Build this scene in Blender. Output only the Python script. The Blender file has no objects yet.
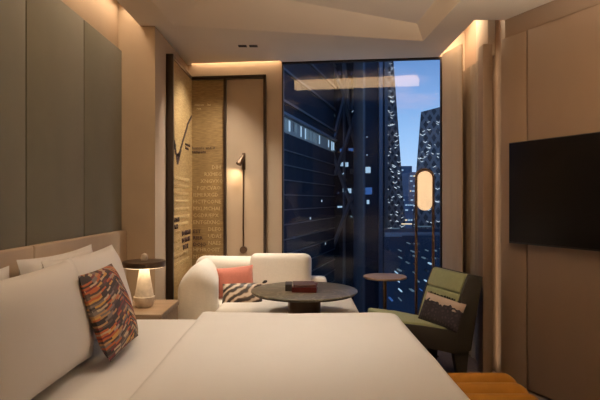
import bpy, bmesh, math, random
from mathutils import Vector, Matrix, noise
random.seed(7)
S = bpy.context.scene
COL = S.collection
PI = math.pi
R = math.radians

# ------------------------------------------------------------------ camera
EYE = 1.47
cd = bpy.data.cameras.new('camera'); cam = bpy.data.objects.new('camera', cd); COL.objects.link(cam)
cam.location = (0, 0, EYE); cam.rotation_euler = (R(90), 0, 0)
cd.sensor_width = 36; cd.lens = 31.2; cd.clip_start = .05; cd.clip_end = 3000
S.camera = cam

# ------------------------------------------------------------------ dusk sky
W = bpy.data.worlds.new('dusk'); S.world = W; W.use_nodes = True
wn = W.node_tree; wn.nodes.clear()
def wnode(t): return wn.nodes.new(t)
w_out = wnode('ShaderNodeOutputWorld'); w_bg = wnode('ShaderNodeBackground')
w_tc = wnode('ShaderNodeTexCoord'); w_sep = wnode('ShaderNodeSeparateXYZ'); w_rp = wnode('ShaderNodeValToRGB')
w_nz = wnode('ShaderNodeTexNoise'); w_mp = wnode('ShaderNodeMapping'); w_cr = wnode('ShaderNodeValToRGB'); w_mix = wnode('ShaderNodeMix')
w_mix.data_type = 'RGBA'
e = w_rp.color_ramp.elements
e[0].position = 0.0; e[0].color = (.46, .60, .82, 1)
e[1].position = .32; e[1].color = (.08, .17, .40, 1)
for p, c in ((.05, (.44, .60, .83, 1)), (.12, (.32, .50, .77, 1)), (.2, (.19, .34, .62, 1))):
    k = e.new(p); k.color = c
w_mp.inputs['Scale'].default_value = (4, 4, 16)
w_nz.inputs['Scale'].default_value = 1.6; w_nz.inputs['Detail'].default_value = 5
w_cr.color_ramp.elements[0].position = .54; w_cr.color_ramp.elements[1].position = .72
w_cr.color_ramp.elements[1].color = (.55, .55, .55, 1); w_cr.color_ramp.elements[0].color = (0, 0, 0, 1)
w_mix.inputs[7].default_value = (.50, .44, .62, 1)
L = wn.links.new
L(w_tc.outputs['Generated'], w_sep.inputs[0]); L(w_sep.outputs['Z'], w_rp.inputs[0])
L(w_tc.outputs['Generated'], w_mp.inputs[0]); L(w_mp.outputs[0], w_nz.inputs[0]); L(w_nz.outputs[0], w_cr.inputs[0])
L(w_cr.outputs[0], w_mix.inputs[0]); L(w_rp.outputs[0], w_mix.inputs[6]); L(w_mix.outputs[2], w_bg.inputs[0])
w_bg.inputs[1].default_value = .85
L(w_bg.outputs[0], w_out.inputs[0])

# ------------------------------------------------------------------ exposure
vs = S.view_settings
S.display_settings.display_device = 'sRGB'
vs.view_transform = 'Standard'; vs.look = 'None'; vs.exposure = 0.75; vs.gamma = 1.0; vs.use_curve_mapping = False
cy = S.cycles
cy.use_denoising = True
cy.max_bounces = 7; cy.diffuse_bounces = 5; cy.glossy_bounces = 4; cy.transparent_max_bounces = 12
cy.sample_clamp_indirect = 3.0
cy.caustics_reflective = False; cy.caustics_refractive = False

# ------------------------------------------------------------------ lamps of the room (coves and recessed spots) and added fill lamps
WARM = (1.0, .72, .46); SOFT = (1.0, .87, .71)
def area(name, loc, rot, sx, sy, power, color=WARM, spread=180, parent=None):
    l = bpy.data.lights.new(name, 'AREA'); l.shape = 'RECTANGLE'; l.size = sx; l.size_y = sy
    l.energy = power; l.color = color; l.spread = R(spread)
    o = bpy.data.objects.new(name, l); COL.objects.link(o); o.location = loc; o.rotation_euler = rot
    if parent: o.parent = parent; o.matrix_parent_inverse = parent.matrix_basis.inverted()
    return o
def spot(name, loc, target, power, angle, blend=.6, color=SOFT, size=.04, parent=None):
    l = bpy.data.lights.new(name, 'SPOT'); l.energy = power; l.color = color
    l.spot_size = R(angle); l.spot_blend = blend; l.shadow_soft_size = size
    o = bpy.data.objects.new(name, l); COL.objects.link(o); o.location = loc
    o.rotation_euler = (Vector(target) - Vector(loc)).to_track_quat('-Z', 'Y').to_euler()
    if parent: o.parent = parent; o.matrix_parent_inverse = parent.matrix_basis.inverted()
    return o
area('cove_light', (-1.43, 1.9, 3.10), (0, 0, 0), .06, 4.9, 11)                       # over the headboard wall
area('cove_light', (1.60, 4.92, 3.23), (0, 0, 0), .06, .5, .8)
area('cove_light', (1.43, 5.0, 3.2), (0, R(-12), 0), .03, .5, 5.0)                        # curtain pocket
area('cove_light', (-.69, 5.557, 3.03), (0, 0, R(-6.83)), .95, .03, 2.2)                     # slot along the far wall
area('cove_light', (1.620, 4.435, 1.4), (0, R(-90), 0), 2.7, .02, .55)                # channel behind the fin
BEDSPOTS = [((.30, 2.75, 3.11), (-.55, 2.95), 29), ((.1, 3.25, 3.08), (-.02, 3.1), 40), ((.55, 2.7, 3.11), (.4, 2.7), 12)]
FILLW = 360  # power of the added lamp that brightens the ceiling
FILLSPOTS = [(-.9, -1.35), (.4, -1.35), (1.7, -1.35), (2.9, -1.0)]  # places of the added fill downlights behind the camera

# ------------------------------------------------------------------ materials
def mat(name, col, rough=.6, metal=0, spec=.5, var=0, vscale=6, vec_scale=(1, 1, 1), bump=0, bscale=120, bvec=(1, 1, 1),
        sheen=0, emit=None, estr=0, coat=0, coords='Object'):
    m = bpy.data.materials.new(name); m.use_nodes = True
    nt = m.node_tree; b = nt.nodes['Principled BSDF']
    b.inputs['Base Color'].default_value = (*col, 1); b.inputs['Roughness'].default_value = rough
    b.inputs['Metallic'].default_value = metal; b.inputs['Specular IOR Level'].default_value = spec
    b.inputs['Sheen Weight'].default_value = sheen; b.inputs['Coat Weight'].default_value = coat
    tc = nt.nodes.new('ShaderNodeTexCoord')
    if var:
        mp = nt.nodes.new('ShaderNodeMapping'); mp.inputs['Scale'].default_value = vec_scale
        nz = nt.nodes.new('ShaderNodeTexNoise'); nz.inputs['Scale'].default_value = vscale; nz.inputs['Detail'].default_value = 4
        rp = nt.nodes.new('ShaderNodeValToRGB')
        rp.color_ramp.elements[0].position = .3; rp.color_ramp.elements[1].position = .7
        rp.color_ramp.elements[0].color = (*[max(0, c*(1-var)) for c in col], 1)
        rp.color_ramp.elements[1].color = (*[min(1, c*(1+var)) for c in col], 1)
        nt.links.new(tc.outputs[coords], mp.inputs[0]); nt.links.new(mp.outputs[0], nz.inputs[0])
        nt.links.new(nz.outputs[0], rp.inputs[0]); nt.links.new(rp.outputs[0], b.inputs['Base Color'])
    if bump:
        mp = nt.nodes.new('ShaderNodeMapping'); mp.inputs['Scale'].default_value = bvec
        nz = nt.nodes.new('ShaderNodeTexNoise'); nz.inputs['Scale'].default_value = bscale; nz.inputs['Detail'].default_value = 3
        bp = nt.nodes.new('ShaderNodeBump'); bp.inputs['Strength'].default_value = bump; bp.inputs['Distance'].default_value = .01
        nt.links.new(tc.outputs[coords], mp.inputs[0]); nt.links.new(mp.outputs[0], nz.inputs[0])
        nt.links.new(nz.outputs[0], bp.inputs['Height']); nt.links.new(bp.outputs[0], b.inputs['Normal'])
    if emit:
        b.inputs['Emission Color'].default_value = (*emit, 1); b.inputs['Emission Strength'].default_value = estr
    return m

def graph(name, rough=.7):
    m = bpy.data.materials.new(name); m.use_nodes = True
    nt = m.node_tree; b = nt.nodes['Principled BSDF']; b.inputs['Roughness'].default_value = rough
    def N(t, **kw):
        n = nt.nodes.new(t)
        for k, v in kw.items(): setattr(n, k, v)
        return n
    def K(a, bb): nt.links.new(a, bb)
    def M(op, a, bb=None, c=None):
        n = N('ShaderNodeMath', operation=op)
        for i, x in enumerate((a, bb, c)):
            if x is None: continue
            if isinstance(x, (int, float)): n.inputs[i].default_value = x
            else: K(x, n.inputs[i])
        return n.outputs[0]
    def ramp(fac, stops, interp='LINEAR'):
        n = N('ShaderNodeValToRGB'); n.color_ramp.interpolation = interp
        el = n.color_ramp.elements
        el[0].position, el[0].color = stops[0][0], (*stops[0][1], 1)
        el[1].position, el[1].color = stops[-1][0], (*stops[-1][1], 1)
        for p, c in stops[1:-1]: k = el.new(p); k.color = (*c, 1)
        K(fac, n.inputs[0]); return n.outputs[0]
    return m, nt, b, N, K, M, ramp

M_wall = mat('beige_wallcovering', (.43, .335, .245), .75, var=.05, vscale=3, bump=.08, bscale=300)
M_paint = mat('cream_ceiling_paint', (.80, .69, .56), .85, var=.02, vscale=2)
M_rwall = mat('tan_panel', (.30, .205, .14), .55, var=.04, vscale=3, vec_scale=(1, 1, .4), bump=.05, bscale=200)
M_green = mat('olive_grey_fabric', (.125, .118, .082), .8, var=.06, vscale=5, bump=.15, bscale=350, sheen=.15)
M_gap = mat('dark_reveal', (.035, .025, .018), .6)
M_bronzeTrim = mat('dark_bronze', (.045, .03, .022), .4, metal=.6)
M_leather = mat('beige_leather', (.46, .355, .245), .5, var=.04, vscale=8, bump=.1, bscale=160)
M_carpet = mat('mauve_grey_carpet', (.16, .125, .12), .95, var=.18, vscale=40, bump=.5, bscale=400)
M_white = mat('white_cotton', (.72, .69, .66), .8, sheen=.1, bump=.06, bscale=28)
M_duvet = mat('white_duvet_cotton', (.72, .69, .66), .8, sheen=.1, bump=.10, bscale=9)
M_sofa = mat('cream_boucle', (.76, .71, .63), .9, sheen=.25, var=.03, vscale=60, bump=.25, bscale=260)
M_bedbase = mat('taupe_bed_fabric', (.22, .17, .13), .85, bump=.1)
M_wood = mat('pale_oak', (.27, .18, .11), .5, var=.25, vscale=3, vec_scale=(1.2, 14, 14), bump=.05)
M_wooddk = mat('oak_edge', (.20, .125, .07), .5, var=.2, vscale=3, vec_scale=(1.2, 14, 14))
M_stone = mat('pale_travertine', (.60, .53, .44), .6, var=.18, vscale=22, bump=.35, bscale=60)
M_bronze = mat('bronze_metal', (.10, .062, .038), .38, metal=.75)
M_brass = mat('brown_bronze', (.12, .068, .035), .5, metal=.2)
M_blk = mat('black_gloss', (.005, .004, .004), .3, spec=.12)
M_blkm = mat('black_matt', (.012, .010, .010), .5)
M_coral = mat('coral_linen', (.50, .165, .115), .85, sheen=.2, var=.05, vscale=50, bump=.2, bscale=220)
M_chair = mat('sage_green_wool', (.33, .36, .185), .85, sheen=.2, var=.05, vscale=30, bump=.2, bscale=220)
M_shell = mat('dark_olive_shell', (.018, .014, .010), .6, bump=.05)
M_mustard = mat('mustard_velvet', (.225, .088, .006), .8, spec=.15, sheen=.05, var=.07, vscale=14, bump=.08)
M_red = mat('dark_red_cover', (.085, .010, .008), .5, spec=.3)
M_brown = mat('brown_cover', (.10, .045, .03), .4)
M_dkbook = mat('charcoal_cover', (.03, .022, .018), .5)
M_page = mat('book_pages', (.35, .28, .2), .8)
M_glow = mat('warm_glowing_glass', (.9, .8, .65), .4, emit=(1, .66, .37), estr=.46)
M_line = mat('linear_diffuser', (.9, .8, .65), .5, emit=(1, .62, .31), estr=5.2)
M_diff = mat('lit_diffuser', (.9, .8, .65), .5, emit=(1, .72, .42), estr=1.6)
M_led = mat('dark_lens', (.012, .009, .007), .5, spec=.2)
M_nichewall = mat('niche_panel', (.40, .30, .21), .7, var=.03, vscale=4)

# table top stone
m, nt, b, N, K, M, ramp = graph('brown_veined_marble', .34)
b.inputs['Specular IOR Level'].default_value = .3
tc = N('ShaderNodeTexCoord'); nz = N('ShaderNodeTexNoise'); nz.inputs['Scale'].default_value = 4; nz.inputs['Detail'].default_value = 7; nz.inputs['Distortion'].default_value = 1.4
K(tc.outputs['Object'], nz.inputs[0])
K(ramp(nz.outputs[0], [(.3, (.065, .056, .036)), (.47, (.105, .09, .06)), (.5, (.20, .17, .12)), (.53, (.105, .09, .06)), (.75, (.08, .067, .045))]), b.inputs['Base Color'])
M_marble = m

# feathered rainbow cushion: chevron of short brush strokes either side of a spine
m, nt, b, N, K, M, ramp = graph('multicoloured_feather_weave', .75)
tc = N('ShaderNodeTexCoord'); sp = N('ShaderNodeSeparateXYZ'); K(tc.outputs['Object'], sp.inputs[0])
x = M('SUBTRACT', sp.outputs['X'], .07); ax = M('ABSOLUTE', x); sg = M('SIGN', x)
slope = M('ADD', M('MULTIPLY', sg, .28), .48); along = M('SUBTRACT', M('MULTIPLY', ax, 1.1), M('MULTIPLY', sp.outputs['Y'], .15)); across = M('ADD', sp.outputs['Y'], M('MULTIPLY', ax, slope))
wob = N('ShaderNodeTexNoise'); wob.inputs['Scale'].default_value = 22; K(tc.outputs['Object'], wob.inputs[0])
i_ = M('FLOOR', M('ADD', M('MULTIPLY', across, 105), M('MULTIPLY', wob.outputs[0], 1.3)))
w1 = N('ShaderNodeTexWhiteNoise', noise_dimensions='2D'); c1 = N('ShaderNodeCombineXYZ'); K(i_, c1.inputs[0]); K(sg, c1.inputs[1]); K(c1.outputs[0], w1.inputs[0])
j_ = M('FLOOR', M('ADD', M('MULTIPLY', along, 15), M('MULTIPLY', w1.outputs[0], 7)))
w2 = N('ShaderNodeTexWhiteNoise', noise_dimensions='3D'); c2 = N('ShaderNodeCombineXYZ'); K(i_, c2.inputs[0]); K(j_, c2.inputs[1]); K(sg, c2.inputs[2]); K(c2.outputs[0], w2.inputs[0])
c_ = ramp(w2.outputs[0], [(0, (.018, .010, .010)), (.2, (.045, .025, .022)), (.32, (.13, .015, .02)), (.42, (.15, .12, .11)), (.53, (.36, .20, .09)), (.62, (.42, .33, .22)),
   (.71, (.38, .09, .025)), (.80, (.07, .05, .045)), (.88, (.48, .26, .06)), (.95, (.28, .24, .22))], 'CONSTANT')
K(c_, b.inputs['Base Color'])
M_feather = m

# marbled cushion
m, nt, b, N, K, M, ramp = graph('marbled_silk', .5)
tc = N('ShaderNodeTexCoord'); wv = N('ShaderNodeTexWave'); wv.inputs['Scale'].default_value = 4.5; wv.inputs['Distortion'].default_value = 9; wv.inputs['Detail'].default_value = 3; wv.inputs['Detail Scale'].default_value = 1.1
mp = N('ShaderNodeMapping'); mp.inputs['Rotation'].default_value = (0, 0, R(50)); K(tc.outputs['Object'], mp.inputs[0]); K(mp.outputs[0], wv.inputs[0])
K(ramp(wv.outputs[0], [(.0, (.025, .016, .012)), (.35, (.05, .03, .02)), (.5, (.17, .105, .066)), (.62, (.27, .18, .12)), (.78, (.52, .41, .31)), (1, (.56, .46, .36))]), b.inputs['Base Color'])
M_marbled = m

# lace cushion: cream above, black looped lace below
m, nt, b, N, K, M, ramp = graph('cream_with_black_lace', .8)
tc = N('ShaderNodeTexCoord'); sp = N('ShaderNodeSeparateXYZ'); K(tc.outputs['Object'], sp.inputs[0])
vo = N('ShaderNodeTexVoronoi', feature='DISTANCE_TO_EDGE'); vo.inputs['Scale'].default_value = 34; K(tc.outputs['Object'], vo.inputs[0])
nz = N('ShaderNodeTexNoise'); nz.inputs['Scale'].default_value = 16; K(tc.outputs['Object'], nz.inputs[0])
edge = M('GREATER_THAN', M('ADD', sp.outputs['Y'], M('MULTIPLY', M('SUBTRACT', nz.outputs[0], .5), .13)), .055)
lace = ramp(vo.outputs[0], [(0, (.014, .009, .016)), (.17, (.014, .009, .016)), (.24, (.045, .03, .04)), (1, (.08, .055, .065))])
mx = N('ShaderNodeMix', data_type='RGBA'); K(edge, mx.inputs[0]); K(lace, mx.inputs[6]); mx.inputs[7].default_value = (.58, .46, .38, 1); K(mx.outputs[2], b.inputs['Base Color'])
M_lace = m

# woven wall art: fine horizontal weave in old gold
def weave(name, c0, c1):
    m, nt, b, N, K, M, ramp = graph(name, .6)
    tc = N('ShaderNodeTexCoord'); mp = N('ShaderNodeMapping'); mp.inputs['Scale'].default_value = (9, 9, 70); K(tc.outputs['Object'], mp.inputs[0])
    nz = N('ShaderNodeTexNoise'); nz.inputs['Scale'].default_value = 1.6; nz.inputs['Detail'].default_value = 4; K(mp.outputs[0], nz.inputs[0])
    sp = N('ShaderNodeSeparateXYZ'); K(tc.outputs['Object'], sp.inputs[0])
    row = M('ABSOLUTE', M('SINE', M('MULTIPLY', sp.outputs['Z'], 2*PI/.021)))
    f = M('ADD', M('MULTIPLY', nz.outputs[0], .8), M('MULTIPLY', row, .2))
    K(ramp(f, [(.32, c0), (.72, c1)]), b.inputs['Base Color'])
    bp = N('ShaderNodeBump'); bp.inputs['Strength'].default_value = .35; bp.inputs['Distance'].default_value = .01; K(f, bp.inputs['Height']); K(bp.outputs[0], b.inputs['Normal'])
    return m
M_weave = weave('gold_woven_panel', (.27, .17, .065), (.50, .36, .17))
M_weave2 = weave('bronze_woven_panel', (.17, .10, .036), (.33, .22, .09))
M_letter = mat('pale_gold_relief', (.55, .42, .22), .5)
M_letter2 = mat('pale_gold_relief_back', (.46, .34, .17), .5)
M_ink = mat('dark_plum_thread', (.035, .014, .016), .7)

# window glass: see-through with a weak mirror reflection
m = bpy.data.materials.new('window_glass'); m.use_nodes = True; nt = m.node_tree; nt.nodes.clear()
o_ = nt.nodes.new('ShaderNodeOutputMaterial'); tr = nt.nodes.new('ShaderNodeBsdfTransparent'); gl = nt.nodes.new('ShaderNodeBsdfGlossy'); mxs = nt.nodes.new('ShaderNodeMixShader')
tr.inputs[0].default_value = (.86, .91, .95, 1); gl.inputs['Roughness'].default_value = .0
mxs.inputs[0].default_value = .03
nt.links.new(tr.outputs[0], mxs.inputs[1]); nt.links.new(gl.outputs[0], mxs.inputs[2]); nt.links.new(mxs.outputs[0], o_.inputs[0])
M_glass = m

# city
def lit(name, col, s): return mat(name, (.05, .05, .05), .5, emit=col, estr=s)
M_dusk1 = mat('hazed_slate_cladding', (.013, .021, .036), .8, spec=.1, var=.2, vscale=.4, vec_scale=(1, 1, .3))  # dusk haze greyed into the cladding colour
M_dusk2 = mat('hazed_blue_glass', (.007, .020, .046), .6, spec=.2, var=.25, vscale=.15)  # blue dusk haze mixed into the glass colour
M_band = mat('pale_ledge', (.035, .05, .07), .5)
M_fin = mat('blue_steel_fin', (.07, .12, .21), .4)
M_brace = mat('dark_steel_brace', (.06, .085, .13), .5)
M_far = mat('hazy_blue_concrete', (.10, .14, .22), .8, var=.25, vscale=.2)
M_ground = mat('dark_street', (.02, .032, .06), .9, var=.5, vscale=.05)
M_litc = lit('cool_lit_window', (.55, .78, 1), .5)
M_litb = lit('blue_lit_window', (.08, .28, .9), .22)
M_litd = lit('dim_lit_window', (.45, .7, .9), .12)
M_litw = lit('warm_lit_window', (1, .72, .42), .8)
M_chev = lit('white_strip_light', (.85, .93, 1), .7)
m, nt, b, N, K, M, ramp = graph('perforated_tower_screen', .6)
tc = N('ShaderNodeTexCoord'); sp = N('ShaderNodeSeparateXYZ'); K(tc.outputs['Object'], sp.inputs[0])
hx = M('ADD', sp.outputs['X'], sp.outputs['Y'])
a1 = M('FRACT', M('DIVIDE', M('ADD', hx, M('MULTIPLY', sp.outputs['Z'], .62)), 1.9)); a2 = M('FRACT', M('DIVIDE', M('SUBTRACT', hx, M('MULTIPLY', sp.outputs['Z'], .62)), 1.9))
hole = M('MULTIPLY', M('GREATER_THAN', a1, .38), M('GREATER_THAN', a2, .38))
nz = N('ShaderNodeTexNoise'); nz.inputs['Scale'].default_value = .35; K(tc.outputs['Object'], nz.inputs[0])
K(ramp(M('MULTIPLY', hole, M('ADD', nz.outputs[0], .35)), [(0, (.115, .125, .15)), (.9, (.018, .022, .034))]), b.inputs['Base Color'])
M_screen = m

# ------------------------------------------------------------------ geometry helpers
def mw(o):
    m = o.matrix_basis.copy()
    return mw(o.parent) @ m if o.parent else m
def obj(name, bm, m, parent=None, smooth=35, origin=None):
    """link a bmesh given in world coordinates as ONE mesh object"""
    me = bpy.data.meshes.new(name)
    bmesh.ops.recalc_face_normals(bm, faces=bm.faces)
    bm.to_mesh(me); bm.free()
    o = bpy.data.objects.new(name, me); COL.objects.link(o)
    if m: me.materials.append(m)
    if parent:
        o.parent = parent; me.transform(mw(parent).inverted())
    elif origin is not None:
        me.transform(Matrix.Translation(Vector(origin)).inverted()); o.location = origin
    if smooth:
        for p in me.polygons: p.use_smooth = True
        me.set_sharp_from_angle(angle=R(smooth))
    return o
def thing(name, label, cat, loc=(0, 0, 0), rotz=0, group=None):
    o = bpy.data.objects.new(name, None); COL.objects.link(o); o.empty_display_size = .1
    o.location = loc; o.rotation_euler = (0, 0, rotz)
    o['label'] = label; o['category'] = cat
    if group: o['group'] = group
    return o
def tag(o, label, cat, group=None):
    o['label'] = label; o['category'] = cat
    if group: o['group'] = group
    return o
def struct(name, bm, m, parent=None, smooth=35):
    o = obj(name, bm, m, parent, smooth)
    if not parent: o['kind'] = 'structure'
    return o
def B(): return bmesh.new()
def box(bm, x0, x1, y0, y1, z0, z1, r=0, seg=3, M4=None):
    t = bmesh.new(); bmesh.ops.create_cube(t, size=1)
    bmesh.ops.scale(t, vec=(x1-x0, y1-y0, z1-z0), verts=t.verts)
    if r: bmesh.ops.bevel(t, geom=list(t.edges), offset=r, segments=seg, profile=.5, affect='EDGES', clamp_overlap=True)
    bmesh.ops.translate(t, vec=((x0+x1)/2, (y0+y1)/2, (z0+z1)/2), verts=t.verts)
    if M4: bmesh.ops.transform(t, matrix=M4, verts=t.verts)
    me = bpy.data.meshes.new('t'); t.to_mesh(me); t.free(); bm.from_mesh(me); bpy.data.meshes.remove(me)
    return bm
def boxo(*a, **k): return box(B(), *a, **k)
def prism(bm, poly, z0, z1):
    lo = [bm.verts.new((x, y, z0)) for x, y in poly]; hi = [bm.verts.new((x, y, z1)) for x, y in poly]
    n = len(poly); bm.faces.new(lo[::-1]); bm.faces.new(hi)
    for i in range(n): bm.faces.new((lo[i], lo[(i+1) % n], hi[(i+1) % n], hi[i]))
    return bm
def lathe(bm, c, prof, seg=48, sx=1, sy=1):
    rings = []
    for r, z in prof:
        if r < 1e-5: rings.append([bm.verts.new((c[0], c[1], c[2]+z))])
        else: rings.append([bm.verts.new((c[0]+r*sx*math.cos(2*PI*k/seg), c[1]+r*sy*math.sin(2*PI*k/seg), c[2]+z)) for k in range(seg)])
    for a, b in zip(rings, rings[1:]):
        for k in range(seg):
            j = (k+1) % seg
            if len(a) == 1 and len(b) == 1: continue
            if len(a) == 1: bm.faces.new((a[0], b[k], b[j]))
            elif len(b) == 1: bm.faces.new((a[k], b[0], a[j]))
            else: bm.faces.new((a[k], b[k], b[j], a[j]))
    for ring, rev in ((rings[0], True), (rings[-1], False)):
        if len(ring) > 1: bm.faces.new(ring[::-1] if rev else ring)
    return bm
def tube(bm, pts, r, seg=10, cap=True):
    pts = [Vector(p) for p in pts]; rings = []
    for i, p in enumerate(pts):
        d = (pts[min(i+1, len(pts)-1)] - pts[max(i-1, 0)]).normalized()
        a = d.cross(Vector((0, 0, 1)))
        if a.length < .05: a = d.cross(Vector((1, 0, 0)))
        if rings and 'pa' in tube.__dict__:
            pa = tube.pa; a = pa - d*pa.dot(d)
        a.normalize(); tube.pa = a; bb = d.cross(a)
        rr = r[i] if isinstance(r, (list, tuple)) else r
        rings.append([bm.verts.new(p + a*rr*math.cos(2*PI*k/seg) + bb*rr*math.sin(2*PI*k/seg)) for k in range(seg)])
    tube.__dict__.pop('pa', None)
    for a, b in zip(rings, rings[1:]):
        for k in range(seg): bm.faces.new((a[k], b[k], b[(k+1) % seg], a[(k+1) % seg]))
    if cap: bm.faces.new(rings[0][::-1]); bm.faces.new(rings[-1])
    return bm
def frame(origin, xdir, ydir):
    x = Vector(xdir).normalized(); y = Vector(ydir); y = (y - x*y.dot(x)).normalized(); z = x.cross(y)
    m = Matrix((x, y, z)).transposed().to_4x4(); m.translation = Vector(origin); return m
def pillow(w, h, t, n=22, pinch=.06, wr=.006, seed=0):
    """plump cushion in the xy plane, centred, with pinched sides and slight wrinkles"""
    bm = B(); G = {}
    for s in (1, -1):
        for i in range(n+1):
            for j in range(n+1):
                u = -1+2*i/n; v = -1+2*j/n
                edge = i in (0, n) or j in (0, n)
                if s == -1 and edge: G[s, i, j] = G[1, i, j]; continue
                px = u*w/2*(1-pinch*(1-v*v)*abs(u)**3); py = v*h/2*(1-pinch*(1-u*u)*abs(v)**3)
                th = t/2*((1-u**4)*(1-v**4))**.55*(1-.12*(u*u+v*v))
                q = noise.noise(Vector((px*7+seed*3, py*7, s*2+seed)))*wr*(0 if edge else 1)
                G[s, i, j] = bm.verts.new((px, py, s*(th)+q))
    for s in (1, -1):
        for i in range(n):
            for j in range(n):
                f = [G[s, i, j], G[s, i+1, j], G[s, i+1, j+1], G[s, i, j+1]]
                bm.faces.new(f if s == 1 else f[::-1])
    return bm
def pillow_obj(name, label, cat, M4, w, h, t, m, group=None, **k):
    """mesh in its own axes, so that its pattern follows it"""
    bm = pillow(w, h, t, **k)
    o = obj(name, bm, m, None, 60); o.matrix_basis = M4
    tag(o, label, cat, group); return o
def soften(bm, amt, sc, seed=0):
    bm.normal_update()
    for v in bm.verts: v.co += v.normal*noise.noise(v.co*sc+Vector((seed, 0, 0)))*amt
    return bm
def text_bm(body, size, depth=.004, align='LEFT', sc=1):
    cu = bpy.data.curves.new('t', 'FONT'); cu.body = body; cu.size = size; cu.extrude = depth; cu.align_x = align; cu.resolution_u = 1; cu.space_character = sc
    o = bpy.data.objects.new('t', cu); COL.objects.link(o)
    dg = bpy.context.evaluated_depsgraph_get(); me = bpy.data.meshes.new_from_object(o.evaluated_get(dg))
    bm = B(); bm.from_mesh(me); bpy.data.meshes.remove(me); bpy.data.objects.remove(o); bpy.data.curves.remove(cu)
    return bm

# ------------------------------------------------------------------ room shell
CZ = 2.936; TOP = 3.25
BX0 = -1.221
def backY(x): return 5.647-(x+1.2)*.1198
def RW(t, off=0): return (1.67+.4237*t-.9058*off, 4.235-.9058*t-.4237*off)
WX0, WX1 = -.181, 1.446
floor_bm = prism(B(), [(-1.7, -2.1), (4.7, -2.1), (4.7, -2), (1.9, 4.3), (1.9, 5.7), (-1.7, 5.75)], -.1, 0)
struct('floor', floor_bm, M_carpet)
# ceiling: soffit with a slanted tray, roof slab above
bm = B()
out = [(-1.345, -2), (-1.345, 4.38), (BX0, 4.38), (BX0, backY(BX0)), (-1.17, backY(-1.17)), (-1.17, backY(-1.17)-.055), (WX0-.02, backY(WX0)-.055), (WX0-.02, backY(WX0)), (1.42, backY(1.42)), (1.42, 4.235), (1.67, 4.235), RW(6.8), (4.55, -2)]
low = [(-1.065, 4.36), (1.134, 4.794), (1.25, 2.4), (-1.15, 2.4)]
upp = [(-.62, 3.884, 3.06), (1.054, 4.686, 3.06), (1.20, 2.44, 3.14), (-.85, 2.44, 3.14)]
UZ = 2.79
vo_ = [bm.verts.new((x, y, CZ)) for x, y in out]; vl = [bm.verts.new((x, y, CZ)) for x, y in low]; vu = [bm.verts.new(p) for p in upp]
eds = [bm.edges.new((a, b)) for vv in (vo_, vl) for a, b in zip(vv, vv[1:]+vv[:1])]
bmesh.ops.triangle_fill(bm, use_beauty=True, edges=eds)
for k in range(4):                                                                      # warped facets, finely divided
    a0, a1, b1, b0 = vl[k].co.copy(), vl[(k+1) % 4].co.copy(), vu[(k+1) % 4].co.copy(), vu[k].co.copy(); ns_ = 24
    gr = [[bm.verts.new(a0.lerp(a1, i/ns_).lerp(b0.lerp(b1, i/ns_), j/4)) for j in range(5)] for i in range(ns_+1)]
    for i in range(ns_):
        for j in range(4): bm.faces.new((gr[i][j], gr[i+1][j], gr[i+1][j+1], gr[i][j+1]))
bmesh.ops.triangulate(bm, faces=[bm.faces.new(vu)])
for a, b in zip(out, out[1:]+out[:1]):                                                  # lips of the coves
    q = [bm.verts.new((a[0], a[1], CZ)), bm.verts.new((b[0], b[1], CZ)), bm.verts.new((b[0], b[1], CZ+.10)), bm.verts.new((a[0], a[1], CZ+.10))]; bm.faces.new(q)
box(bm, -1.9, 5, -2.3, 6.0, TOP, TOP+.1)
struct('ceiling', bm, M_paint, smooth=12)
struct('wall_left', boxo(-1.75, -1.53, -2.1, 4.38, 0, TOP), M_wall)
wlr = boxo(-1.75, BX0, 4.38, 5.9, 0, TOP); struct('trim_1', wlr, M_wall)
bm = prism(B(), [(BX0, backY(BX0)), (WX0-.012, backY(WX0-.012)), (WX0-.012, 5.95), (BX0, 5.95)], 0, TOP)
prism(bm, [(WX1+.012, backY(WX1)), (1.9, backY(1.9)), (1.9, 5.8), (WX1+.25, 5.8)], 0, TOP)
prism(bm, [(WX0-.012, backY(WX0)), (WX1+.012, backY(WX1)), (WX1+.012, backY(WX1)+.05), (WX0-.012, backY(WX0)+.05)], CZ, TOP)
struct('wall_back', bm, M_wall)
bm = prism(B(), [RW(0), RW(7), (RW(7)[0]+.2, RW(7)[1]), (1.9, 4.3)], 0, TOP)
prism(bm, [(1.68, 4.235), (1.9, 4.2), (1.9, 5.7), (1.68, 5.7)], 0, TOP)
struct('wall_right', bm, M_rwall)
struct('wall_front', boxo(-1.8, 4.8, -2.3, -2.0, 0, TOP), M_wall)

# olive wall panels over the headboard
ys = [4.38, 3.615, 2.85, 2.085, 1.32, .555, -.21]
bm = boxo(-1.53, -1.512, -2, 4.372, .9, 2.722); struct('trim_2', bm, M_gap)
for k, (a, b_) in enumerate(zip(ys, ys[1:])):
    struct('trim_%d' % (k+3), boxo(-1.525, -1.5, b_+.006, a-.006, .92, 2.725, .004, 2), M_green)
struct('baseboard_left', boxo(-1.53, -1.515, -2, 4.38, 0, .1), M_rwall)
# tan panels on the right wall
def rw_box(bm, t0, t1, o0, o1, z0, z1, r=0):
    M4 = Matrix(((.4237, -.9058, 0, 1.67), (-.9058, -.4237, 0, 4.235), (0, 0, 1, 0), (0, 0, 0, 1)))
    return box(bm, t0, t1, o0, o1, z0, z1, r, 2, M4)
for k, (t0, t1) in enumerate(((.002, .252), (.262, 1.9), (1.91, 3.5), (3.51, 5.1), (5.11, 6.7))):
    struct('trim_%d' % (k+9), rw_box(B(), t0, t1, 0, .0457, .02, 2.77, .004), M_rwall)
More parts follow.
